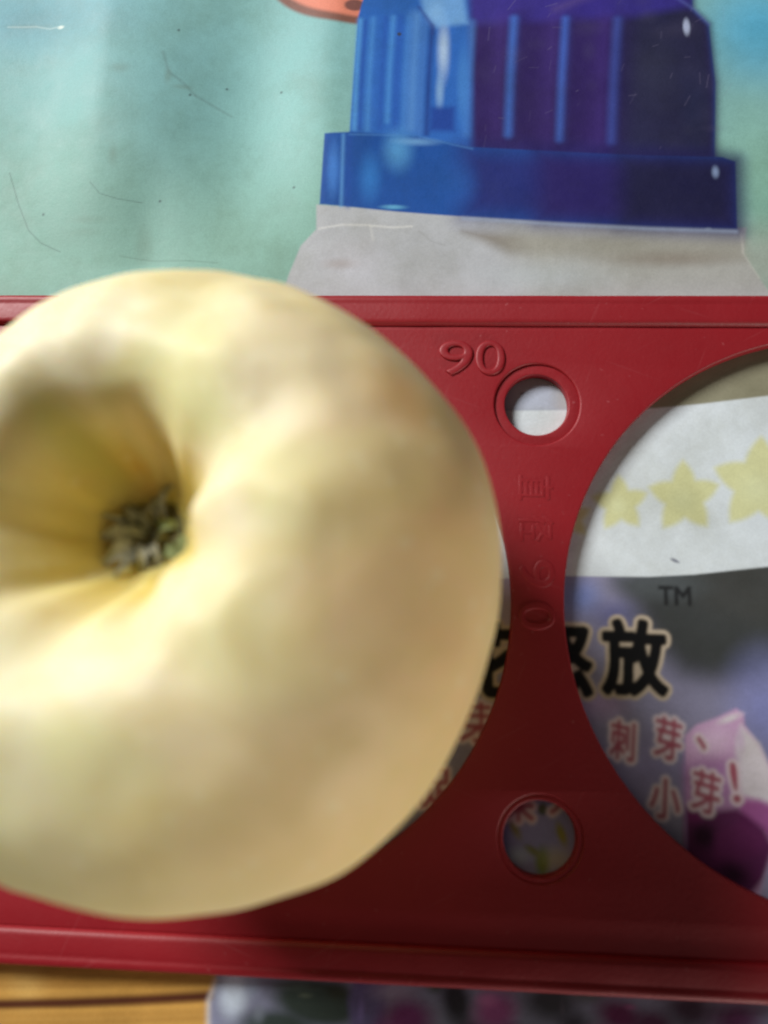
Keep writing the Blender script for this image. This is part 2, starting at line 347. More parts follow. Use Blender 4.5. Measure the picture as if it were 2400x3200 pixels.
["b",[9.38,83.35],[1.86,1.78],[0.0887,0.0802,0.15],0.11383300506137557,1,0],
["b",[36.82,120.28],[2.12,2.1],[0.0887,0.0802,0.15],0.10344905822408418,1,0],
["b",[0.48,110.69],[1.55,8.21],[0.4342,0.5776,0.7305],0.8,1,0],
["b",[-0.07,102.04],[1.08,5.38],[0.2623,0.4452,0.6724],0.7,1,0],
["b",[-1.01,118.58],[2.22,3.71],[0.305,0.491,0.7157],0.6,1,0],
["p",[[-1.69,98.75],[2.66,98.97],[2.72,94.0],[-1.78,94.06]],[0.0091,0.0482,0.2874],0.887,0.95],
["b",[4.12,103.88],[1.44,9.88],[0.0482,0.1946,0.5271],0.8,0.8,0],
["p",[[-4.3,123.66],[3.92,123.44],[4.84,116.47],[-0.7,115.61],[-3.33,118.64]],[0.1878,0.4125,0.7157],0.927,0.7],
["l",[[-4.22,119.65],[-1.56,115.63],[-1.54,114.15]],[0.0212,0.0612,0.2623],0.277,0.499,0.72],
["b",[44.48,114.77],[0.8,2.15],[0.4125,0.4678,0.6724],0.9,0.7,0],
["l",[[41.21,122.46],[46.04,118.42],[48.45,115.26]],[0.117,0.1559,0.4564],0.225,0.608,0.434],
["b",[-7.7,113.6],[0.46,0.46],[0.0343,0.0423,0.0545],0.9,0.6,0],
["l",[[20.98,119.03],[32.03,123.69]],[0.1559,0.1022,0.1878],0.458,1.483,0.315],
["p",[[-20.57,92.71],[-15.85,93.03],[-4.1,93.06],[5.9,90.9],[20.66,89.99],[36.8,88.89],[43.19,88.64],[49.54,88.39],[51.71,87.47],[51.36,74.59],[36.37,75.19],[20.51,76.15],[4.38,77.31],[-7.9,78.19],[-21.01,79.35]],[0.007,0.0723,0.3231],0.257,1],
["p",[[4.25,90.92],[20.66,89.99],[36.8,88.89],[51.71,87.47],[51.36,74.59],[36.37,75.19],[4.38,77.13]],[0.0144,0.0176,0.15],4.243,0.9],
["p",[[17.4,90.03],[51.71,87.47],[51.36,74.59],[17.3,76.34]],[0.0194,0.0103,0.107],3.375,0.9],
["p",[[31.98,88.95],[49.54,88.3],[51.71,87.47],[51.36,74.59],[31.64,75.56]],[0.0103,0.0103,0.0482],3.363,0.95],
["b",[-18.78,85.91],[1.41,7.04],[0.0513,0.2016,0.5906],0.8,0.9,0],
["l",[[-17.17,92.39],[-17.17,79.06]],[0.117,0.3419,0.7011],0.264,0.474,0.63],
["l",[[-16.08,92.38],[-16.01,79.05]],[0.0116,0.0685,0.3515],0.395,0.711,0.63],
["b",[-12.21,84.47],[2.62,6.12],[0.0319,0.2016,0.5776],0.7,1,0],
["b",[-7.37,89.95],[3.52,5.28],[0.0931,0.3325,0.6308],0.75,1,0],
["b",[-4.07,91.76],[5.29,1.06],[0.1878,0.4125,0.6867],0.6,1,0],
["b",[-7.92,79.0],[2.93,0.6],[0.162,0.5149,0.7454],0.7,1,0],
["b",[3.5,83.42],[4.32,5.18],[0.013,0.0976,0.402],0.6,1,0],
["b",[48.22,85.53],[0.84,1.52],[0.2623,0.3515,0.5776],0.8,0.9,0],
["b",[46.54,74.7],[0.83,0.5],[0.1878,0.2232,0.305],0.6,1,0],
["l",[[4.39,76.95],[20.5,75.8],[36.35,74.84],[51.19,74.24]],[0.305,0.3712,0.5149],0.251,0.564,0.72],
["l",[[-16.08,92.56],[-4.1,92.97],[5.9,90.53]],[0.1022,0.305,0.6724],0.132,0.357,0.372],
["p",[[-32.64,9.51],[-2.43,12.32],[10.96,13.52],[21.44,14.2],[34.43,14.34],[41.68,14.87],[53.16,16.38],[63.25,17.25],[60.06,-61.45],[-31.88,-66.68]],[0.3164,0.3098,0.4634],0.214,1],
["p",[[29.33,13.93],[41.67,14.72],[53.15,16.23],[70.38,18.14],[69.11,2.66],[50.84,-0.67],[39.63,-0.29],[34.21,7.45]],[0.06,0.065,0.0704],2.872,0.95],
["b",[23.8,10.85],[4.4,4.4],[0.2111,0.2785,0.6244],0.9,1,0],
["b",[29.19,8.05],[5.08,3.63],[0.1458,0.1543,0.3713],0.8,1,0],
["b",[45.72,9.19],[16.56,13.68],[0.0461,0.0505,0.0505],1,0.6,0],
["b",[51.61,12.97],[12.29,6.51],[0.0551,0.0575,0.0551],1,0.6,0],
["b",[35.84,13.19],[9.5,3.36],[0.0818,0.0942,0.1007],0.9,0.8,0],
["b",[51.92,-6.21],[8.32,11.78],[0.2548,0.2785,0.6051],0.9,1,0],
["b",[26.72,-5.6],[5.65,3.53],[0.514,0.3858,0.6844],0.8,1,0],
["b",[12.07,7.62],[1.47,9.54],[0.514,0.4313,0.5494],0.8,0.8,0],
["b",[33.49,-15.04],[8.95,7.57],[0.3432,0.3164,0.5862],0.8,1,0],
["b",[35.87,-26.3],[4.02,4.02],[0.3296,0.357,0.5676],0.8,1,0],
["p",[[39.1,-10.07],[41.05,-8.35],[43.88,-7.29],[47.09,-5.74],[48.16,-6.46],[48.21,-8.12],[50.26,-11.06],[51.94,-15.06],[53.08,-21.02],[53.39,-26.89],[48.96,-34.14],[43.71,-32.45],[38.38,-28.16]],[0.7475,0.4586,0.7475],0.476,1],
["b",[43.38,-10.61],[4.56,3.18],[0.92,0.6786,0.92],0.85,1,20],
["b",[46.04,-7.22],[2.78,0.83],[0.92,0.897,0.92],0.8,1,22],
["p",[[47.66,-8.14],[50.27,-10.79],[51.71,-14.4],[51.94,-19.74],[49.8,-19.15],[47.12,-18.32],[46.5,-14.58],[46.84,-10.49]],[0.897,0.8454,0.92],0.682,0.95],
["b",[47.54,-10.47],[0.96,2.75],[0.7713,0.5524,0.8454],0.6,1,0],
["p",[[38.92,-14.51],[41.87,-13.39],[46.7,-13.22],[46.48,-20.28],[42.9,-21.08],[38.68,-20.57]],[0.4586,0.2014,0.4766],1.497,0.75],
["b",[41.2,-16.12],[2.73,2.05],[0.3148,0.0938,0.3148],0.5,1,0],
["p",[[46.41,-18.95],[49.81,-19.02],[52.46,-20.05],[52.76,-26.27],[50.22,-23.76],[46.92,-22.24]],[0.4766,0.1244,0.4072],0.804,0.95],
["p",[[38.69,-20.37],[42.91,-20.88],[46.48,-20.28],[50.25,-23.1],[51.59,-25.66],[49.84,-30.26],[46.29,-34.25],[38.33,-29.46]],[0.1417,0.0152,0.1085],0.8,0.97],
["b",[41.38,-24.44],[2.68,2.68],[0.0269,0.0054,0.0206],0.9,0.9,-30],
["p",[[43.1,-24.04],[46.93,-22.05],[50.32,-24.28],[49.37,-26.79],[45.95,-27.97],[42.54,-28.76]],[0.2014,0.0304,0.1508],0.799,0.85],
["b",[45.52,-29.8],[3.96,2.64],[0.0236,0.0036,0.0178],0.9,1,-25],
["b",[40.15,-21.51],[2.03,1.76],[0.2608,0.0304,0.1801],0.7,1,0],
["p",[[51.24,-26.98],[53.59,-23.63],[60.31,-23.36],[59.38,-36.19],[47.49,-36.73],[49.84,-30.26]],[0.4586,0.4586,0.7012],0.591,0.95],
["l",[[39.1,-10.07],[38.88,-18.89],[38.78,-28.14]],[0.3148,0.2359,0.5328],0.17,0.367,0.496],
["b",[17.16,-25.86],[8.16,7.48],[0.3205,0.3205,0.6295],0.95,0.6,0],
["b",[17.41,-29.16],[1.48,2.7],[0.1607,0.2489,0.0216],0.95,0.8,0],
["b",[15.9,-27.64],[1.76,0.81],[0.2326,0.2489,0.0764],0.9,0.8,-30],
["b",[13.26,-24.55],[0.96,2.32],[0.3016,0.2834,0.114],0.9,0.9,30],
["b",[20.29,-25.08],[0.95,2.31],[0.3205,0.3016,0.0537],0.95,0.8,20],
["b",[17.47,-21.58],[0.96,1.1],[0.114,0.1362,0.0764],0.95,0.7,0],
["b",[19.35,-28.62],[3.37,2.43],[0.574,0.574,0.3812],0.6,1,0],
["b",[13.67,-28.39],[2.71,1.63],[0.5474,0.6881,0.8821],0.6,1,0],
["b",[22.4,-22.86],[0.68,1.09],[0.202,0.2326,0.1607],0.8,0.8,0],
["p",[[-29.53,35.38],[-3.0,39.74],[11.69,41.75],[22.27,42.01],[36.45,42.39],[44.37,43.27],[57.88,45.14],[66.07,46.01],[63.25,17.25],[53.16,16.38],[41.68,14.87],[34.43,14.34],[21.44,14.2],[10.96,13.52],[-2.43,12.32],[-28.05,9.62]],[0.6724,0.7379,0.7758],0.228,1],
["p",[[21.88,27.07],[22.24,26.79],[22.55,26.49],[22.79,26.18],[22.97,25.87],[23.12,25.58],[23.23,25.34],[23.5,25.37],[23.81,25.42],[24.17,25.43],[24.56,25.41],[24.98,25.32],[25.41,25.18],[25.25,24.73],[25.05,24.33],[24.83,23.99],[24.6,23.7],[24.37,23.47],[24.19,23.27],[24.29,23.03],[24.42,22.73],[24.53,22.39],[24.62,22.0],[24.65,21.57],[24.64,21.1],[24.18,21.1],[23.76,21.15],[23.39,21.25],[23.06,21.38],[22.78,21.52],[22.54,21.64],[22.35,21.45],[22.11,21.23],[21.83,21.0],[21.49,20.78],[21.1,20.6],[20.66,20.45],[20.53,20.9],[20.47,21.33],[20.45,21.73],[20.48,22.09],[20.53,22.42],[20.57,22.68],[20.35,22.81],[20.07,22.97],[19.78,23.17],[19.48,23.43],[19.2,23.75],[18.94,24.13],[19.32,24.41],[19.7,24.62],[20.07,24.77],[20.42,24.87],[20.73,24.93],[20.99,24.97],[21.05,25.24],[21.11,25.57],[21.22,25.92],[21.38,26.3],[21.6,26.69]],[0.6445,0.6584,0.3613],0.679,1],
["b",[22.13,23.22],[1.73,1.56],[0.6724,0.7157,0.4452],0.5,1,0],
["p",[[30.17,30.94],[30.63,30.53],[31.0,30.09],[31.29,29.64],[31.51,29.2],[31.66,28.79],[31.8,28.46],[32.15,28.48],[32.58,28.51],[33.06,28.5],[33.58,28.42],[34.12,28.27],[34.68,28.02],[34.42,27.43],[34.12,26.91],[33.79,26.47],[33.45,26.11],[33.12,25.81],[32.85,25.57],[32.96,25.23],[33.1,24.82],[33.21,24.35],[33.28,23.81],[33.29,23.23],[33.21,22.6],[32.6,22.64],[32.05,22.75],[31.56,22.92],[31.14,23.13],[30.78,23.35],[30.48,23.52],[30.2,23.29],[29.86,23.01],[29.46,22.73],[28.99,22.48],[28.45,22.26],[27.85,22.11],[27.72,22.72],[27.67,23.31],[27.7,23.85],[27.77,24.34],[27.88,24.77],[27.96,25.13],[27.67,25.33],[27.32,25.56],[26.95,25.86],[26.58,26.24],[26.24,26.7],[25.93,27.25],[26.47,27.59],[27.0,27.84],[27.51,28.01],[27.98,28.1],[28.41,28.15],[28.77,28.19],[28.87,28.55],[28.99,28.98],[29.17,29.45],[29.42,29.95],[29.75,30.45]],[0.6445,0.6584,0.3613],0.679,1],
["b",[30.13,25.69],[2.34,2.1],[0.6724,0.7157,0.4452],0.5,1,0],
["p",[[40.63,33.59],[41.19,33.03],[41.64,32.44],[41.98,31.85],[42.23,31.27],[42.4,30.74],[42.55,30.3],[43.01,30.31],[43.55,30.33],[44.16,30.29],[44.82,30.17],[45.51,29.94],[46.2,29.6],[45.84,28.85],[45.42,28.19],[44.97,27.64],[44.51,27.19],[44.07,26.83],[43.71,26.52],[43.83,26.08],[43.99,25.54],[44.1,24.93],[44.16,24.24],[44.12,23.49],[43.99,22.68],[43.22,22.76],[42.52,22.93],[41.91,23.17],[41.38,23.46],[40.94,23.76],[40.57,24.0],[40.2,23.72],[39.75,23.37],[39.22,23.03],[38.6,22.72],[37.9,22.47],[37.12,22.3],[37.0,23.1],[36.97,23.85],[37.04,24.55],[37.16,25.18],[37.32,25.73],[37.45,26.19],[37.09,26.46],[36.65,26.77],[36.2,27.18],[35.75,27.69],[35.34,28.3],[34.98,29.02],[35.69,29.43],[36.38,29.73],[37.04,29.92],[37.66,30.02],[38.21,30.06],[38.66,30.1],[38.82,30.55],[39.0,31.11],[39.25,31.71],[39.61,32.34],[40.06,32.97]],[0.6445,0.6584,0.3613],0.676,1],
["b",[40.27,26.79],[3.0,2.7],[0.6724,0.7157,0.4452],0.5,1,0],
["p",[[53.35,37.81],[54.01,37.03],[54.52,36.21],[54.9,35.4],[55.15,34.63],[55.32,33.91],[55.46,33.32],[56.04,33.29],[56.74,33.26],[57.52,33.15],[58.34,32.93],[59.19,32.57],[60.05,32.06],[59.49,31.11],[58.89,30.3],[58.25,29.63],[57.62,29.08],[57.02,28.65],[56.52,28.29],[56.63,27.7],[56.77,26.99],[56.85,26.18],[56.84,25.28],[56.72,24.31],[56.46,23.27],[55.48,23.45],[54.61,23.74],[53.86,24.11],[53.21,24.53],[52.68,24.96],[52.23,25.31],[51.73,24.98],[51.12,24.57],[50.4,24.17],[49.57,23.83],[48.65,23.58],[47.64,23.43],[47.56,24.48],[47.62,25.46],[47.77,26.36],[48.0,27.17],[48.26,27.87],[48.48,28.45],[48.05,28.84],[47.52,29.3],[46.98,29.87],[46.46,30.57],[45.99,31.41],[45.61,32.39],[46.56,32.86],[47.48,33.18],[48.35,33.37],[49.15,33.44],[49.86,33.44],[50.45,33.44],[50.7,34.02],[50.99,34.73],[51.39,35.49],[51.9,36.28],[52.56,37.06]],[0.6445,0.6584,0.3613],0.674,1],
["b",[52.21,28.95],[3.89,3.5],[0.6724,0.7157,0.4452],0.5,1,0],
["l",[[11.69,41.91],[22.27,42.09]],[0.305,0.3515,0.4564],0.118,0.319,0.434],
["b",[38.73,17.03],[1.03,0.37],[0.0931,0.0976,0.1559],0.8,0.8,-25],
["b",[14.62,44.78],[0.48,0.24],[0.1559,0.162,0.2232],0.7,0.8,0],
["b",[29.99,40.89],[0.62,0.39],[0.3515,0.3763,0.5149],0.5,1,0],
["p",[[-33.03,-44.28],[65.62,-39.64],[63.83,-61.24],[-31.88,-66.68],[-32.04,-52.52]],[0.2327,0.2433,0.3522],0.515,1],
["b",[-28.53,-49.19],[2.94,4.67],[0.663,0.7642,0.92],0.95,0.8,0],
["b",[-25.79,-48.1],[2.0,2.67],[0.4083,0.4853,0.663],0.7,1,0],
["b",[-15.58,-50.12],[7.91,3.56],[0.0421,0.0594,0.0503],1,0.5,-6],
["b",[-21.65,-53.56],[7.23,2.63],[0.0421,0.0594,0.0548],1,0.7,0],
["b",[-19.15,-48.09],[4.65,1.06],[0.0982,0.1331,0.1184],0.7,1,0],
["b",[-12.88,-48.42],[2.64,1.72],[0.0348,0.0384,0.0225],0.8,1,0],
["p",[[-10.23,-45.12],[-5.37,-45.52],[-5.81,-54.29],[-10.58,-54.54],[-11.31,-49.6]],[0.1331,0.1047,0.2543],0.788,0.9],
["b",[-4.61,-48.01],[4.6,2.23],[0.3938,0.326,0.4536],0.7,1,0],
["b",[-2.47,-51.65],[4.94,3.64],[0.1927,0.0282,0.1571],0.95,0.8,0],
["b",[-5.15,-53.64],[3.25,2.6],[0.277,0.0548,0.2223],0.7,1,0],
["b",[1.53,-47.08],[1.97,1.57],[0.0548,0.0802,0.0503],0.9,1,0],
["b",[4.62,-48.8],[2.87,5.21],[0.0282,0.0252,0.0348],1,0.8,14],
["b",[7.03,-52.7],[2.58,1.93],[0.0693,0.0282,0.0693],0.8,1,0],
["b",[10.39,-50.07],[4.27,3.49],[0.3522,0.0802,0.2655],0.95,0.8,20],
["b",[9.17,-48.58],[2.21,1.43],[0.588,0.1927,0.4382],0.7,1,0],
["b",[12.41,-52.73],[2.95,1.93],[0.2121,0.0282,0.1744],0.8,1,0],
["b",[18.46,-48.11],[5.16,3.87],[0.0503,0.0503,0.0643],1,0.8,0],
["b",[23.83,-47.23],[3.87,1.55],[0.0982,0.1184,0.1115],0.8,1,0],
["b",[21.77,-51.03],[3.2,2.3],[0.0348,0.0252,0.0421],0.9,1,0],
["b",[28.43,-49.77],[4.47,2.81],[0.1331,0.0113,0.0802],1,0.8,-14],
["b",[33.02,-50.75],[3.81,2.79],[0.092,0.008,0.0594],0.95,0.8,0],
["b",[25.73,-52.04],[3.18,1.65],[0.2327,0.0384,0.1571],0.7,1,0],
["b",[38.36,-48.35],[5.09,3.82],[0.0461,0.0131,0.0421],1,0.9,0],
["b",[44.86,-49.24],[5.68,3.41],[0.1047,0.0174,0.086],1,0.9,10],
["b",[-17.7,-49.29],[1.46,0.53],[0.1489,0.1834,0.1331],0.6,1,0],
["b",[-9.34,-50.75],[0.66,2.62],[0.2543,0.1927,0.4853],0.6,1,0],
["b",[15.78,-47.01],[1.56,0.52],[0.1927,0.1927,0.2327],0.6,1,0],
["b",[20.12,-49.27],[0.51,1.67],[0.1331,0.1184,0.1656],0.6,1,0],
["b",[29.78,-48.47],[1.28,0.51],[0.4083,0.0982,0.277],0.6,1,0],
["b",[-24.51,-52.14],[1.32,1.98],[0.2223,0.2543,0.3133],0.6,1,0],
["p",[[-283.05,-29.32],[-34.27,-20.23],[-32.92,-39.73],[-31.22,-47.92],[-32.31,-50.64],[-31.13,-77.29],[-255.43,-91.08]],[0.5271,0.2874,0.0685],0.281,1],
["b",[-43.21,-47.35],[10.85,4.07],[0.6172,0.305,0.0545],0.5,1,0],
["b",[-60.21,-50.11],[4.1,4.1],[0.7305,0.4793,0.1559],0.5,1,0],
["b",[-53.88,-48.51],[8.19,2.05],[0.3916,0.162,0.0252],0.35,1,0],
["l",[[-130.8,-56.87],[-64.24,-52.88],[-53.51,-52.08],[-42.88,-51.17],[-32.34,-50.14]],[0.0612,0.0103,0.006],0.58,0.644,0.855],
["l",[[-87.2,-46.57],[-65.17,-45.14],[-52.12,-44.4],[-41.36,-43.83],[-32.83,-43.11]],[0.3419,0.15,0.0212],0.172,0.372,0.31],
["l",[[-87.07,-47.42],[-65.05,-46.12],[-52.01,-45.5],[-41.29,-44.67],[-32.77,-43.95]],[0.807,0.4342,0.0887],0.172,0.371,0.31],
["l",[[-86.94,-48.27],[-64.93,-47.09],[-51.95,-46.15],[-41.22,-45.51],[-32.71,-44.79]],[0.4342,0.2016,0.0319],0.172,0.371,0.31],
["l",[[-86.81,-49.12],[-64.86,-47.74],[-51.84,-47.25],[-41.15,-46.35],[-32.66,-45.62]],[0.3419,0.15,0.0212],0.171,0.37,0.31],
["l",[[-86.68,-49.97],[-64.74,-48.71],[-51.78,-47.89],[-41.08,-47.18],[-32.6,-46.45]],[0.807,0.4342,0.0887],0.171,0.369,0.31],
["l",[[-86.55,-50.81],[-64.66,-49.35],[-51.67,-48.98],[-41.01,-48.01],[-32.54,-47.28]],[0.4342,0.2016,0.0319],0.171,0.369,0.31],
["l",[[-86.42,-51.65],[-64.55,-50.32],[-51.6,-49.62],[-40.94,-48.84],[-32.48,-48.11]],[0.3419,0.15,0.0212],0.17,0.368,0.31],
["l",[[-86.29,-52.49],[-64.43,-51.28],[-51.54,-50.26],[-40.87,-49.67],[-32.43,-48.94]],[0.807,0.4342,0.0887],0.17,0.367,0.31],
["l",[[-86.16,-53.33],[-64.36,-51.92],[-51.43,-51.34],[-40.8,-50.5],[-32.37,-49.76]],[0.4342,0.2016,0.0319],0.17,0.366,0.31],
["l",[[-86.03,-54.16],[-64.24,-52.88],[-51.37,-51.98],[-40.74,-51.32],[-32.31,-50.58]],[0.3419,0.15,0.0212],0.169,0.366,0.31],
["l",[[-85.9,-55.0],[-64.16,-53.51],[-51.26,-53.05],[-40.67,-52.14],[-32.25,-51.4]],[0.807,0.4342,0.0887],0.169,0.365,0.31],
["l",[[-85.77,-55.83],[-64.05,-54.47],[-51.2,-53.69],[-40.6,-52.96],[-32.2,-52.22]],[0.4342,0.2016,0.0319],0.169,0.364,0.31],
["l",[[-85.64,-56.65],[-63.94,-55.41],[-51.09,-54.76],[-40.53,-53.78],[-32.14,-53.03]],[0.3419,0.15,0.0212],0.168,0.364,0.31],
["l",[[-85.52,-57.48],[-63.86,-56.05],[-51.03,-55.39],[-40.46,-54.59],[-32.08,-53.85]],[0.807,0.4342,0.0887],0.168,0.363,0.31],
["l",[[-85.39,-58.3],[-63.75,-56.99],[-50.97,-56.01],[-40.4,-55.4],[-32.03,-54.66]],[0.4342,0.2016,0.0319],0.168,0.362,0.31],
["l",[[-85.26,-59.13],[-63.67,-57.62],[-50.86,-57.08],[-40.33,-56.21],[-31.97,-55.47]],[0.3419,0.15,0.0212],0.167,0.362,0.31],
["l",[[-85.13,-59.95],[-63.56,-58.56],[-50.8,-57.7],[-40.26,-57.02],[-31.92,-56.27]],[0.807,0.4342,0.0887],0.167,0.361,0.31],
["l",[[-85.01,-60.76],[-63.45,-59.5],[-50.69,-58.76],[-40.2,-57.83],[-31.86,-57.08]],[0.4342,0.2016,0.0319],0.167,0.36,0.31],
["l",[[-84.88,-61.58],[-63.37,-60.12],[-50.63,-59.38],[-40.13,-58.63],[-31.8,-57.88]],[0.3419,0.15,0.0212],0.166,0.36,0.31],
["l",[[-84.76,-62.39],[-63.26,-61.05],[-50.53,-60.43],[-40.06,-59.44],[-31.75,-58.68]],[0.807,0.4342,0.0887],0.166,0.359,0.31],
["l",[[-84.63,-63.2],[-63.19,-61.67],[-50.47,-61.05],[-40.0,-60.24],[-31.69,-59.48]],[0.4342,0.2016,0.0319],0.166,0.358,0.31],
["l",[[-84.51,-64.01],[-63.07,-62.6],[-50.4,-61.66],[-39.93,-61.03],[-31.64,-60.28]],[0.3419,0.15,0.0212],0.166,0.357,0.31],
["l",[[-84.38,-64.82],[-62.96,-63.52],[-50.3,-62.71],[-39.87,-61.83],[-31.58,-61.07]],[0.807,0.4342,0.0887],0.165,0.357,0.31],
["l",[[-84.26,-65.63],[-62.89,-64.14],[-50.24,-63.32],[-39.8,-62.62],[-31.53,-61.87]],[0.4342,0.2016,0.0319],0.165,0.356,0.31],
["l",[[-84.13,-66.43],[-62.78,-65.06],[-50.14,-64.36],[-39.73,-63.42],[-31.47,-62.66]],[0.3419,0.15,0.0212],0.165,0.355,0.31],
["l",[[-84.01,-67.23],[-62.71,-65.67],[-50.08,-64.97],[-39.67,-64.21],[-31.42,-63.44]],[0.807,0.4342,0.0887],0.164,0.355,0.31],
["l",[[-130.8,-56.87],[-64.24,-52.88],[-53.51,-52.08],[-42.88,-51.17],[-32.34,-50.14]],[0.0612,0.0103,0.006],0.511,0.552,0.855],
["l",[[-31.36,-47.93],[-32.28,-50.96],[-31.55,-65.45]],[0.6172,0.552,0.5149],0.33,0.624,0.81],
]

SHEET_Z = -2.6

def text_mesh(body, offset=0.0, extrude=0.0, bevel=0.0):
    cu = bpy.data.curves.new('lettering', 'FONT'); cu.body = body
    cu.offset = offset; cu.extrude = extrude; cu.bevel_depth = bevel; cu.bevel_resolution = 2; cu.resolution_u = 6
    o = bpy.data.objects.new('lettering', cu); C.objects.link(o)
    bpy.context.view_layer.update()
    me = bpy.data.meshes.new_from_object(o.evaluated_get(bpy.context.evaluated_depsgraph_get()))
    bpy.data.objects.remove(o); bpy.data.curves.remove(cu)
    return me

def fit(me, ref, cx, cy, z, w, h, turn=0, zs=1.0):
    """scale a lettering mesh so that the box of ref is w x h mm centred on (cx, cy)"""
    def arr(m):
        a = np.empty(len(m.vertices) * 3); m.vertices.foreach_get('co', a); return a.reshape(-1, 3)
    r, a = arr(ref), arr(me)
    if turn:
        t = R(turn); M = np.array([[math.cos(t), -math.sin(t)], [math.sin(t), math.cos(t)]])
        r[:, :2] = r[:, :2] @ M.T; a[:, :2] = a[:, :2] @ M.T
    lo, hi = r[:, :2].min(0), r[:, :2].max(0)
    k = np.array([w, h]) / (hi - lo)
    a[:, :2] = (a[:, :2] - (lo + hi) / 2) * k + (cx, cy)
    a[:, 2] = a[:, 2] * zs + z
    me.vertices.foreach_set('co', (a * MM).ravel()); me.update()
    return me


def coverage(body, box, grow, soft, lean):
    """printed lettering as ink cover on a fine grid: stroke growth and edge softness in mm"""
    cx, cy, w, h = box
    ref = text_mesh(body)
    me = fit(ref.copy(), ref, cx, cy, 0, w, h, lean)
    me.calc_loop_triangles()
    v = np.empty(len(me.vertices) * 3); me.vertices.foreach_get('co', v); v = v.reshape(-1, 3)[:, :2] / MM
    t = np.empty(len(me.loop_triangles) * 3, dtype=np.int32); me.loop_triangles.foreach_get('vertices', t); t = t.reshape(-1, 3)
    st = .06; pad = grow + soft + .3
    gx = np.arange(cx - w / 2 - pad, cx + w / 2 + pad, st); gy = np.arange(cy - h / 2 - pad, cy + h / 2 + pad, st)
    M = np.zeros((len(gy), len(gx)), bool)
    for i0, i1, i2 in t:
        p, q, r = v[i0], v[i1], v[i2]
        x0, x1 = np.searchsorted(gx, (min(p[0], q[0], r[0]), max(p[0], q[0], r[0])))
        y0, y1 = np.searchsorted(gy, (min(p[1], q[1], r[1]), max(p[1], q[1], r[1])))
        if x1 <= x0 or y1 <= y0: continue
        X, Y = np.meshgrid(gx[x0:x1], gy[y0:y1])
        e = [(b[0] - a[0]) * (Y - a[1]) - (b[1] - a[1]) * (X - a[0]) for a, b in ((p, q), (q, r), (r, p))]
        M[y0:y1, x0:x1] |= ((e[0] >= 0) & (e[1] >= 0) & (e[2] >= 0)) | ((e[0] <= 0) & (e[1] <= 0) & (e[2] <= 0))
    A = M.copy()
    for k in range(16):
        for f in (.55, 1):
            dx = int(round(grow * f * math.cos(k * math.pi / 8) / st)); dy = int(round(grow * f * math.sin(k * math.pi / 8) / st))
            A |= np.roll(np.roll(M, dx, 1), dy, 0)
    A = A.astype(float); n = max(1, int(round(soft / st / 2)))
    for _ in range(2):
        for ax in (0, 1):
            A = sum(np.roll(A, k, ax) for k in range(-n, n + 1)) / (2 * n + 1)
    return gx[0], gy[0], st, A

BLACK, CREAM, CRIMSON, PINK, CHARCOAL = (.004, .004, .005), (.62, .52, .40), (.40, .03, .08), (.92, .80, .86), (.008, .008, .009)
LETTERING = [(b, x, BLACK, CREAM, .50, .60, .34, 0) for b, x in (('放', (32.31, 1.65, 9.6, 11.3)), ('怒', (20.52, .96, 9.7, 11.3)), ('花', (8.62, .62, 9.8, 11.4)), ('心', (-3.2, .6, 9.7, 10.9)))]
LETTERING += [('TM', (39.02, 11.57, 5.0, 2.9), CHARCOAL, None, .12, 0, .34, 0)]
LETTERING += [(b, x, CRIMSON, PINK, .12, .50, .42, l) for b, x, l in (
    ('刺', (30.16, -11.21, 4.0, 6.2), -7), ('芽', (37.12, -10.63, 4.4, 6.5), -9), ('、', (42.18, -11.16, 1.3, 2.0), 0),
    ('小', (36.24, -19.6, 4.4, 5.8), -6), ('芽', (42.56, -18.35, 4.6, 6.5), -10), ('!', (47.0, -16.83, 1.3, 5.8), 5),
    ('果', (14.01, -20.9, 4.7, 5.9), 0), ('大', (21.0, -20.0, 4.4, 5.0), 0), ('促', (.72, -19.2, 5.5, 6.0), 0), ('芽', (7.2, -9.14, 4.9, 6.2), 0))]

def print_letters(X, Y, col):
    xs, ys = X[0], Y[:, 0]
    for body, box, inkc, halo, grow, ring, soft, lean in LETTERING:
        box = tuple(q * .987 for q in box)
        for c, g in ((halo, grow + ring), (inkc, grow)):
            if c is None: continue
            x0, y0, st, A = coverage(body, box, g, soft, lean)
            i0, i1 = np.searchsorted(xs, (x0 + st, x0 + st * (A.shape[1] - 2))); j0, j1 = np.searchsorted(ys, (y0 + st, y0 + st * (A.shape[0] - 2)))
            if i1 <= i0 or j1 <= j0: continue
            fx = (X[j0:j1, i0:i1] - x0) / st; fy = (Y[j0:j1, i0:i1] - y0) / st
            ix, iy = fx.astype(int), fy.astype(int); fx -= ix; fy -= iy
            a = (A[iy, ix] * (1 - fx) + A[iy, ix + 1] * fx) * (1 - fy) + (A[iy + 1, ix] * (1 - fx) + A[iy + 1, ix + 1] * fx) * fy
            a = (a * (1.0 if inkc is BLACK else .9))[..., None]
            col[j0:j1, i0:i1] = col[j0:j1, i0:i1] * (1 - a) + np.array(c) * a
    return col

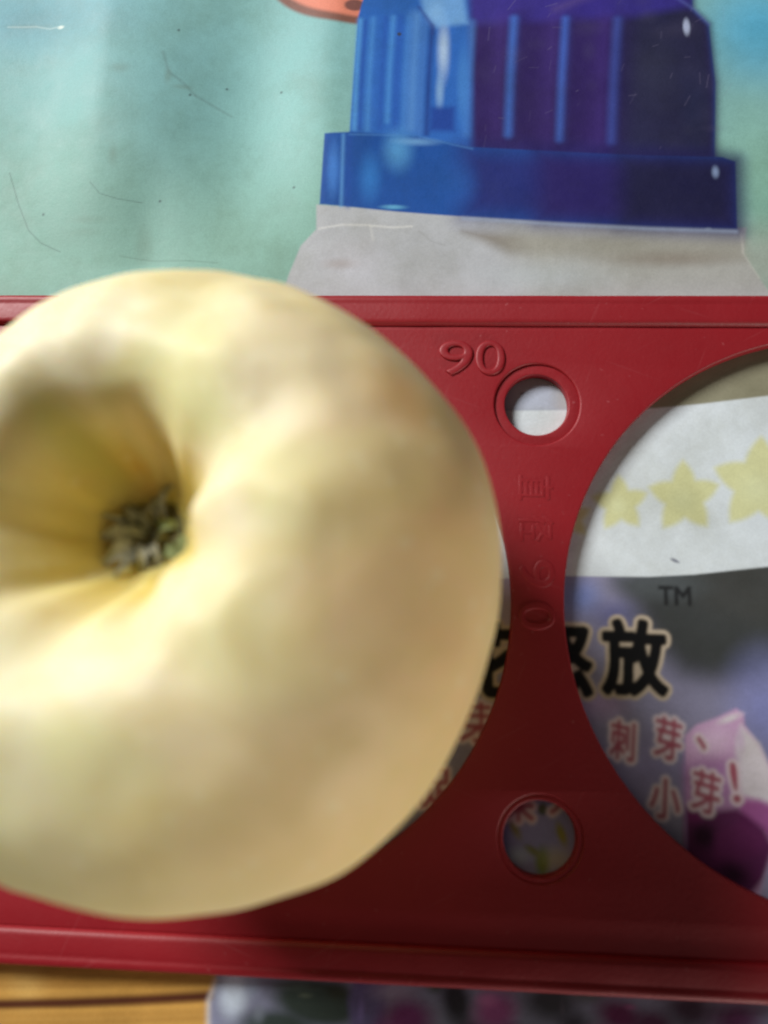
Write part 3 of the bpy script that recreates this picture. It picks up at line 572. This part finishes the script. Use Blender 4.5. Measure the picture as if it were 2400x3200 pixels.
def wave(x, y):
    """height of the crumpled sheet above the table, mm (flat where plate and apple weigh it down)"""
    x = np.asarray(x, float); y = np.asarray(y, float)
    up = smooth01((y - 64) / 34)
    left = smooth01((8 - x) / 30)
    hump = lambda c, wl, wr: np.where(x < c, np.exp(-((x - c) / wl) ** 2), np.exp(-((x - c) / wr) ** 2))
    w = (2.9 * hump(-61, 9, 19) - .9 * np.exp(-((x + 36) / 8.0) ** 2) + 2.0 * hump(-19 + .03 * (y - 90), 8, 30) + .9 * hump(-92, 10, 12)
         + .10 * np.sin(x * .16 + y * .05) + .10 * np.sin(y * .11 + x * .05 + 1))
    lo = -.55 * np.exp(-((x + 52) / 5.0) ** 2) * smooth01((y - 63) / 6) * smooth01((92 - y) / 14)
    return up * (left * w + (1 - left) * .12 * np.sin(x * .12 + y * .09)) + lo

def paint(X, Y):
    col = np.zeros(X.shape + (3,)); col[:] = (.25, .5, .48)
    def over(sl, a, c):
        a = a[..., None]; col[sl] = col[sl] * (1 - a) + np.array(c) * a
    xs, ys = X[0], Y[:, 0]
    def window_of(x0, x1, y0, y1):
        i0, i1 = np.searchsorted(xs, (x0, x1)); j0, j1 = np.searchsorted(ys, (y0, y1))
        return (slice(j0, j1), slice(i0, i1))
    def segdist(px, py, pts, closed):
        d = np.full(px.shape, 1e9)
        q = pts + [pts[0]] if closed else pts
        for (x0, y0), (x1, y1) in zip(q[:-1], q[1:]):
            dx, dy = x1 - x0, y1 - y0
            t = np.clip(((px - x0) * dx + (py - y0) * dy) / (dx * dx + dy * dy + 1e-9), 0, 1)
            d = np.minimum(d, (px - x0 - t * dx) ** 2 + (py - y0 - t * dy) ** 2)
        return np.sqrt(d)
    for pr in PRINT:
        if pr[0] == 'p':
            _, pts, c, b, a = pr
            P = np.array(pts); s = window_of(P[:, 0].min() - b, P[:, 0].max() + b, P[:, 1].min() - b, P[:, 1].max() + b)
            px, py = X[s], Y[s]
            if not px.size: continue
            ins = np.zeros(px.shape, bool)
            for (x0, y0), (x1, y1) in zip(pts, pts[1:] + pts[:1]):
                if y0 != y1: ins ^= ((y0 > py) != (y1 > py)) & (px < (x1 - x0) * (py - y0) / (y1 - y0) + x0)
            d = segdist(px, py, pts, True) * np.where(ins, 1, -1)
            over(s, a * smooth01(d / (2 * b) + .5), c)
        elif pr[0] == 'b':
            _, (cx, cy), (rx, ry), c, a, soft, deg = pr
            R_ = max(rx, ry) * 1.3; s = window_of(cx - R_, cx + R_, cy - R_, cy + R_)
            px, py = X[s] - cx, Y[s] - cy
            if not px.size: continue
            t = R(deg); u = (px * math.cos(t) + py * math.sin(t)) / rx; v = (-px * math.sin(t) + py * math.cos(t)) / ry
            over(s, a * smooth01((1.15 - np.hypot(u, v)) / max(soft * 1.15, .05)), c)
        else:
            _, pts, c, w, b, a = pr
            P = np.array(pts); m = w + b; s = window_of(P[:, 0].min() - m, P[:, 0].max() + m, P[:, 1].min() - m, P[:, 1].max() + m)
            if not X[s].size: continue
            over(s, a * smooth01((w - segdist(X[s], Y[s], pts, False)) / (2 * b) + .5), c)
    return col

def build_poster():
    fx = np.concatenate([np.arange(-150, -92, 3.0), np.arange(-92, 66, .2), np.arange(66, 161, 3.0)])
    fy = np.concatenate([np.arange(-120, -62, 3.0), np.arange(-62, 130, .2), np.arange(130, 201, 3.0)])
    X, Y = np.meshgrid(fx, fy)
    Z = SHEET_Z + wave(X, Y)
    co = np.stack([X, Y, Z], -1).reshape(-1, 3) * MM
    ny, nx = X.shape
    i = np.arange(ny - 1)[:, None] * nx + np.arange(nx - 1)[None]
    quads = np.stack([i, i + 1, i + nx + 1, i + nx], -1).reshape(-1, 4)
    me = bpy.data.meshes.new('printed_poster')
    me.vertices.add(len(co)); me.vertices.foreach_set('co', co.ravel())
    me.loops.add(quads.size); me.loops.foreach_set('vertex_index', quads.ravel().astype(np.int32))
    me.polygons.add(len(quads)); me.polygons.foreach_set('loop_start', np.arange(0, quads.size, 4, dtype=np.int32))
    me.update(); me.validate()
    at = me.color_attributes.new('print', 'FLOAT_COLOR', 'POINT')
    c = np.ones((len(co), 4)); c[:, :3] = print_letters(X, Y, paint(X, Y)).reshape(-1, 3)
    at.data.foreach_set('color', c.ravel())
    o = link('printed_poster', me, poster_material())
    return tag(o, 'worn teal poster sheet printed with a blue capped white bottle, lying under the red plate', 'poster')
poster = build_poster()

# ---------------------------------------------------------------- table under the sheet
def table_material():
    m, nt, p = material('table_wood'); L = nt.links
    tc = N(nt, 'ShaderNodeTexCoord'); mp = N(nt, 'ShaderNodeMapping'); mp.inputs['Scale'].default_value = (2, 30, 2)
    n = N(nt, 'ShaderNodeTexNoise', Scale=6.0, Detail=6.0)
    L.new(tc.outputs['Object'], mp.inputs[0]); L.new(mp.outputs[0], n.inputs['Vector'])
    r = N(nt, 'ShaderNodeValToRGB'); r.color_ramp.elements[0].color = (.22, .12, .06, 1); r.color_ramp.elements[1].color = (.42, .26, .13, 1)
    L.new(n.outputs['Fac'], r.inputs['Fac']); L.new(r.outputs[0], p.inputs['Base Color']); p.inputs['Roughness'].default_value = .5
    return m
tv = [(x, y, z) for z in (-30, -3.4) for x, y in ((-500, -450), (500, -450), (500, 500), (-500, 500))]
tag(mesh('tabletop', tv, [(3, 2, 1, 0), (4, 5, 6, 7), (0, 1, 5, 4), (1, 2, 6, 5), (2, 3, 7, 6), (3, 0, 4, 7)], table_material(), None, False), kind='structure')

# ---------------------------------------------------------------- the red sizing plate
X0, X1, Y0, Y1 = -90.0, 122.5, -46.2, 61.0
BIG = ((-32.595, 9.28, 45.2), (65.43, 9.28, 44.7))
STEP = (1.75, .8)
SMALL = ((16.72, 42.15, 5.2), (16.72, -25.35, 5.45))

def outline_mesh(splines, z0, z1, bevel):
    """solid sheet between z0 and z1 from closed 2D outlines (inner ones are holes), edges rounded by bevel"""
    cu = bpy.data.curves.new('outline', 'CURVE'); cu.dimensions = '2D'; cu.fill_mode = 'BOTH'
    cu.extrude = (z1 - z0) / 2 - bevel; cu.bevel_depth = bevel; cu.bevel_resolution = 4; cu.offset = -bevel
    for pts in splines:
        s = cu.splines.new('POLY'); s.points.add(len(pts) - 1); s.use_cyclic_u = True
        for p, (x, y) in zip(s.points, pts): p.co = (x, y, 0, 1)
    o = bpy.data.objects.new('outline', cu); C.objects.link(o); bpy.context.view_layer.update()
    me = bpy.data.meshes.new_from_object(o.evaluated_get(bpy.context.evaluated_depsgraph_get()))
    bpy.data.objects.remove(o); bpy.data.curves.remove(cu)
    a = np.empty(len(me.vertices) * 3); me.vertices.foreach_get('co', a); a = a.reshape(-1, 3); a[:, 2] += (z0 + z1) / 2
    me.vertices.foreach_set('co', (a * MM).ravel()); me.update()
    return me

def circle(cx, cy, r, n): return [(cx + r * math.cos(2 * math.pi * k / n), cy + r * math.sin(2 * math.pi * k / n)) for k in range(n)]
def round_rect(x0, x1, y0, y1, r, n=10):
    pts = []
    for cx, cy, a0 in ((x1 - r, y1 - r, 0), (x0 + r, y1 - r, 90), (x0 + r, y0 + r, 180), (x1 - r, y0 + r, 270)):
        pts += [(cx + r * math.cos(R(a0 + 90 * k / n)), cy + r * math.sin(R(a0 + 90 * k / n))) for k in range(n + 1)]
    return pts

def autosmooth(o, deg=40):
    me = o.data
    bm = bmesh.new(); bm.from_mesh(me)
    bmesh.ops.remove_doubles(bm, verts=bm.verts, dist=1e-7)
    bmesh.ops.recalc_face_normals(bm, faces=bm.faces)
    for e in bm.edges:
        e.smooth = not (len(e.link_faces) == 2 and e.calc_face_angle(0) > R(deg))
    for f in bm.faces: f.smooth = True
    bm.to_mesh(me); bm.free()
    return o

plate = tag(empty('fruit_sizing_plate', (0, 0, -2.55)), 'red plastic sizing plate with round holes and a raised 90, lying on the poster', 'sizing plate')
PZ = 2.55                                   # children are given in world height, so lift them by this
def under_plate(o): o.location.z = PZ * MM; o.parent = plate; return o

RIM = 5.6
sl = [round_rect(X0 + RIM, X1 - RIM, Y0 + RIM - .3, Y1 - RIM + .3, 4)] + [circle(x, y, r, 200) for x, y, r in BIG] + [circle(x, y, r + s, 72) for (x, y, r), s in zip(SMALL, STEP)]
under_plate(autosmooth(link('plate_body', outline_mesh(sl, -2.5, 0, .32), RED)))
# recessed washers in the small holes
for (x, y, r), s, dz in zip(SMALL, STEP, (-.5, -.10)):
    me = outline_mesh([circle(x, y, r + s + .1, 72), circle(x, y, r, 72)], -2.45, dz, .22)
    under_plate(autosmooth(link('recessed_ring', me, RED)))

def sweep_rim():
    prof = [(0, -2.5), (0, .15), (.12, .5), (.4, .78), (.85, .9), (1.3, .86), (1.6, .74), (1.9, .80), (2.4, .84), (4.3, .86), (4.75, .80), (5.05, .62), (5.25, .30), (5.35, -.05), (5.45, -.42), (5.7, -.5), (5.9, -.5), (5.9, -2.5)]
    vs, fs = [], []
    path = None; n = None
    for d, z in prof:
        r = max(.15, 6.5 - d)
        ring = round_rect(X0 + d, X1 - d, Y0 + d, Y1 - d, r, 10)
        # split the long sides so the rim can carry slight unevenness
        pts = []
        for (ax, ay), (bx, by) in zip(ring, ring[1:] + ring[:1]):
            k = 80 if math.hypot(bx - ax, by - ay) > 20 else 1
            pts += [(ax + (bx - ax) * i / k, ay + (by - ay) * i / k) for i in range(k)]
        n = len(pts)
        for (x, y) in pts:
            w = .10 * noise.noise(Vector((x * .16, y * .16, d * .3))) if z > .3 else 0
            vs.append((x, y, z + w))
    for k in range(len(prof) - 1):
        for i in range(n):
            j = (i + 1) % n
            fs.append((k * n + i, k * n + j, (k + 1) * n + j, (k + 1) * n + i))
    return mesh('raised_rim', vs, fs, RED)
under_plate(autosmooth(sweep_rim(), 60))

def raised(name, body, box, offset, turn=0, height=.42):
    cx, cy, w, h = box
    me = text_mesh(body, offset, .03, .0)
    ref = me
    m2 = text_mesh(body, offset - .02, .03, .012 if ord(body) > 255 else .035)
    zs = height / (.042 if ord(body) > 255 else .065)
    fit(m2, ref, cx, cy, -.03, w, h, turn, zs)
    return under_plate(autosmooth(link(name, m2, RED), 50))
raised('raised_numeral', '9', (3.39, 49.97, 5.3, 5.8), -.004)
raised('raised_numeral', '0', (9.06, 50.0, 4.6, 5.8), -.004)
raised('raised_character', '直', (16.45, 28.0, 5.6, 4.2), .02, -90, .11)
raised('raised_character', '径', (16.5, 21.4, 5.6, 4.4), .02, -90, .11)
raised('raised_numeral', '9', (16.5, 14.2, 5.4, 4.2), .0, -90, .16)
raised('raised_numeral', '0', (16.5, 7.6, 5.4, 4.2), .0, -90, .16)

# ---------------------------------------------------------------- the apple
def build_apple():
    prof = [(0, -22), (3, -24.5), (8, -29), (14, -31.6), (20, -31.5), (27.5, -27), (33.5, -17.5), (36.9, -7), (37.5, 1), (36.2, 8.5), (33.2, 15), (29, 20), (24, 23.4), (19.2, 24.6),
            (15.2, 23.2), (12.3, 20.4), (10.2, 17.0), (8.5, 13.7), (7.0, 10.8), (5.4, 8.9), (3.4, 8.0), (0, 7.6)]
    # Catmull-Rom through the half profile
    P = np.array([(-prof[1][0], prof[1][1])] + prof + [(-prof[-2][0], prof[-2][1])], float)
    seg = []
    for k in range(1, len(P) - 2):
        for t in np.linspace(0, 1, 10, endpoint=False):
            p0, p1, p2, p3 = P[k - 1:k + 3]
            seg.append(.5 * (2 * p1 + (p2 - p0) * t + (2 * p0 - 5 * p1 + 4 * p2 - p3) * t * t + (3 * p1 - p0 - 3 * p2 + p3) * t ** 3))
    seg.append(P[-2]); seg = np.array(seg); seg[:, 0] = np.maximum(seg[:, 0], 0)
    n, m = len(seg), 320
    ph = np.arange(m) / m * 2 * np.pi
    rho, z = seg[:, 0][:, None], seg[:, 1][:, None]
    idx = np.arange(n)[:, None] / (n - 1) * (len(prof) - 1)          # profile parameter: 13 = rim top, 21 = calyx
    def bump(c, w): d = (ph - R(c) + np.pi) % (2 * np.pi) - np.pi; return np.exp(-(d / R(w)) ** 2)[None]
    top = np.exp(-((idx - 13.0) / 3.2) ** 2)                           # crown of the shoulders
    inner = smooth01((idx - 12.5) / 3) * smooth01((21.2 - idx) / 3)    # wall of the basin
    body = np.exp(-((idx - 8.5) / 4.0) ** 2)
    # shoulders: five unequal lobes
    lob = sum(a * bump(c, w) for c, w, a in LOBES)
    rho = rho * (1 + .012 * body * np.cos(5 * (ph - R(20)))[None] + .012 * body * np.cos(2 * (ph - R(70)))[None] + .008 * body * np.cos(3 * (ph - R(10)))[None]
                 + body * (.008 * bump(-35, 34) - .04 * bump(-135, 40)))
    z = z + top * (2.2 * lob - .9)
    # the lobes run down into the basin as folds, with furrows between them
    fold = sum(a * bump(c, w) for c, w, a in FOLDS)
    pucker = (np.cos(11 * ph + .6) + .8 * np.cos(17 * ph + 1.9) + .7 * np.cos(7 * ph + 2.2))[None] * smooth01((idx - 14) / 3)
    rho = rho * (1 - inner * .22 * fold + inner * .07 + inner * .013 * pucker)
    rho = rho * (1 - .11 * bump(105, 55) * np.exp(-((idx - 14.8) / 2.0) ** 2))
    lean = smooth01((idx - 10) / 10)
    X = rho * np.cos(ph)[None] + CALYX[0] * lean; Y = rho * np.sin(ph)[None] + CALYX[1] * lean; Zz = z + 0 * X
    V = np.stack([X, Y, Zz], -1)
    # broad unevenness of a hand-picked apple
    flat = V.reshape(-1, 3)
    nz = np.array([noise.noise(Vector(v * .045) + Vector((3, 7, 1))) + .45 * noise.noise(Vector(v * .12)) for v in flat])
    nrm = flat / (np.linalg.norm(flat, axis=1)[:, None] + 1e-6)
    nz2 = np.array([noise.noise(Vector((v[0] * .20, v[1] * .20, v[2] * .06 + 4))) for v in flat]) * (top + .4 * inner + 0 * X).reshape(-1)
    damp = (.35 + .65 * smooth01((21 - idx) / 8) + 0 * X).reshape(-1)
    flat = flat + nrm * (nz * .75 * damp + nz2 * .62)[:, None]
    # skin colour: pale cream, greener on the shoulders and one side, orange blush on the right flank, painted gold interreflection in the basin, highlights on the crown
    a = np.arctan2(flat[:, 1], flat[:, 0]); i_ = (idx + 0 * X).reshape(-1)
    def lump(s, seed): return np.array([noise.noise(Vector(v * s) + Vector((seed, seed * 2, 0))) for v in flat])
    g = lump(.07, 5); o = lump(.09, 9)
    col = np.zeros((len(flat), 3)); col[:] = (.80, .66, .31)
    def mixin(c, w): w = np.clip(w, 0, 1)[:, None]; col[:] = col * (1 - w) + np.array(c) * w
    mixin((.84, .80, .60), np.exp(-((i_ - 13) / 2.8) ** 2) * .85)  # paler crown puts the rim highlights into the colour
    ang = lambda c, w: np.exp(-(((a - R(c) + np.pi) % (2 * np.pi) - np.pi) / R(w)) ** 2)
    mixin((.56, .59, .33), ang(225, 65) * np.exp(-((i_ - 10.4) / 3.2) ** 2) * .85)  # green side, also darkened in colour to hold down the lit glow
    mixin((.79, .52, .25), ang(-10, 58) * np.exp(-((i_ - 9.0) / 3.2) ** 2) * (1.0 + .5 * o))
    mixin((.79, .57, .27), ang(-60, 50) * np.exp(-((i_ - 7.5) / 3.8) ** 2) * .6)
    mixin((.72, .36, .10), ang(27, 9) * np.exp(-((i_ - 10.2) / .8) ** 2) * .55)
    mixin((.60, .60, .22), smooth01((g - .06) / .35) * .55 * np.exp(-((i_ - 14) / 2.6) ** 2))
    mixin((.70, .56, .16), smooth01((i_ - 14.8) / 3) * .88)  # gold of light bouncing inside the basin, put into the colour
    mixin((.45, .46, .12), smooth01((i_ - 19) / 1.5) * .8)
    # paler, darker and orange lines running into the basin
    st = np.array([noise.noise(Vector((math.cos(t) * 5, math.sin(t) * 5, 3 + .12 * k))) for t, k in zip(a, i_)])
    mixin((.74, .58, .38), ang(88, 14) * smooth01((i_ - 13.5) / 2) * smooth01((20 - i_) / 3) * .75)
    mixin((.46, .44, .12), ang(122, 13) * smooth01((i_ - 13) / 2) * smooth01((20 - i_) / 4) * .7)
    mixin((.62, .33, .07), ang(105, 10) * smooth01((i_ - 16) / 2) * smooth01((20.5 - i_) / 1.5) * .6)
    mixin((.62, .56, .30), smooth01(st * 1.6) * .32 * smooth01((i_ - 14) / 2) * smooth01((20 - i_) / 2))
    faces = []
    for k in range(n - 1):
        b = k * m
        faces += [(b + i, b + (i + 1) % m, b + m + (i + 1) % m, b + m + i) for i in range(m)]
    return flat, faces, col

LOBES = ((-75, 24, .8), (-38, 16, .7), (2, 17, 1.0), (52, 20, .8), (120, 30, .9), (165, 22, .6), (-140, 34, 1.0))
FOLDS = ((-78, 12, .5), (-42, 13, .8), (-3, 15, 1.0), (40, 22, .7), (95, 14, .35), (150, 18, .45), (-160, 20, .5), (-115, 14, .6))

CALYX = Vector((-1.6, 3.2, -1.0))
TILT = Matrix.Rotation(R(12.5), 4, Vector((-.70, -.71, 0)).normalized())
v, f, colr = build_apple()
v = v @ np.array(TILT.to_3x3()).T * .990
apple_root = empty('apple')
lowest = v[:, 2].min()
APPLE = Vector((-28.8, 9.1, SHEET_Z - lowest + .05))
apple_root.location = Vector((APPLE.x, APPLE.y, SHEET_Z)) * MM
tag(apple_root, 'pale yellow apple with its dried calyx up, standing in the red plate', 'apple')
skin = mesh('apple_flesh', [tuple(p) for p in v], f, apple_material(), apple_root)
at_ = skin.data.color_attributes.new('skin', 'FLOAT_COLOR', 'POINT')
at_.data.foreach_set('color', np.concatenate([colr, np.ones((len(colr), 1))], 1).ravel())
skin.location = (0, 0, (APPLE.z - SHEET_Z) * MM)

GREEN_GREY = sepal_material('dried_sepal', (.16, .16, .10, 1), (.52, .51, .40, 1))
DARK = sepal_material('calyx_tube', (.05, .045, .02, 1), (.20, .17, .07, 1))
PALE = sepal_material('green_sepal', (.12, .15, .05, 1), (.34, .40, .17, 1))

def sepal(base, direction, length, width, curl, twist, mat, lift=.9):
    """narrow pointed leaf that rises and curls, 0.5 mm thick"""
    d = Vector(direction).normalized(); side = d.cross(Vector((0, 0, 1))).normalized()
    nseg = 9; vs, fs = [], []
    p = Vector(base); ang = lift
    for k in range(nseg + 1):
        t = k / nseg
        w = width * (1 - t) ** .8 * (1 + .25 * math.sin(9 * t + base[0])) + .07
        dirv = d * math.cos(ang) + Vector((0, 0, 1)) * math.sin(ang)
        nrm = side.cross(dirv).normalized()
        s2 = side * math.cos(twist * t) + nrm * math.sin(twist * t)
        n2 = s2.cross(dirv).normalized()
        for (sx, h) in ((-1, .16), (-.5, -.10), (0, -.18), (.5, -.10), (1, .16), (1, .04), (0, -.34), (-1, .04)):
            vs.append(p + s2 * (sx * w) + n2 * h)
        p = p + dirv * (length / nseg); ang -= curl / nseg
    for k in range(nseg):
        for i in range(8):
            j = (i + 1) % 8
            fs.append((k * 8 + i, k * 8 + j, k * 8 + 8 + j, k * 8 + 8 + i))
    fs.append(tuple(range(8))[::-1]); fs.append(tuple(nseg * 8 + i for i in range(8)))
    M = TILT.to_3x3() * .990
    o = mesh('sepal', [tuple(M @ (q + CALYX)) for q in vs], fs, mat, apple_root)
    o.location = skin.location
    return autosmooth(o, 70)

for k, (deg, r0, ln, wd, cu, tw, mt, lf) in enumerate((
        (68, 1.9, 8.4, 1.2, 2.9, .7, GREEN_GREY, 1.15), (88, 1.5, 5.2, .7, 3.6, -.6, GREEN_GREY, 1.4),
        (140, 1.6, 5.4, .9, 2.6, -.8, GREEN_GREY, 1.4), (163, 2.4, 4.6, .8, .6, -.5, GREEN_GREY, .9),
        (188, 2.2, 6.2, 1.3, 2.2, .5, GREEN_GREY, 1.1), (222, 2.2, 6.4, 1.5, 1.8, .8, GREEN_GREY, 1.05),
        (246, 2.4, 5.6, 1.1, .9, -.6, GREEN_GREY, .9), (268, 1.6, 5.0, 1.2, 3.0, .6, GREEN_GREY, 1.3),
        (-28, 1.6, 7.6, 3.0, .8, .2, PALE, .4), (14, .8, 4.6, 1.4, 3.2, .3, PALE, 1.4),
        (300, 1.2, 4.6, 1.0, 2.6, -.7, GREEN_GREY, 1.3), (110, .9, 4.4, 1.1, 3.0, .4, GREEN_GREY, 1.4))):
    a = R(deg); sepal((r0 * math.cos(a), r0 * math.sin(a), 8.9), (math.cos(a), math.sin(a), 0), ln * .86, wd * .85, cu, tw, mt, lf)
# dark floor of the calyx and a few dry stamens
cv, cf = [(0, 0, 8.7)], []
for i, (r, z) in enumerate(((1.4, 9.0), (2.6, 9.25), (3.6, 9.3), (4.2, 9.0))):
    for k in range(24):
        t = k / 24 * 2 * math.pi; rr = r * (1 + .12 * math.sin(3 * t) + .08 * math.sin(7 * t + i))
        cv.append((rr * math.cos(t), rr * math.sin(t), z + .25 * math.sin(5 * t + i)))
cf += [(0, 1 + k, 1 + (k + 1) % 24) for k in range(24)]
for i in range(3): cf += [(1 + i * 24 + k, 25 + i * 24 + k, 25 + i * 24 + (k + 1) % 24, 1 + i * 24 + (k + 1) % 24) for k in range(24)]
M3 = TILT.to_3x3() * .990
o = mesh('calyx_tube', [tuple(M3 @ (Vector(q) + CALYX)) for q in cv], cf, DARK, apple_root); o.location = skin.location
random.seed(4)
for k in range(14):
    a = random.uniform(0, 6.28); sepal((random.uniform(.3, 2.6) * math.cos(a), random.uniform(.3, 2.6) * math.sin(a), 8.9), (math.cos(a + .6), math.sin(a + .6), 0), random.uniform(1.8, 3.4), .16, random.uniform(-.4, .9), 0, DARK if k % 2 else GREEN_GREY, 1.3).name = 'stamen'
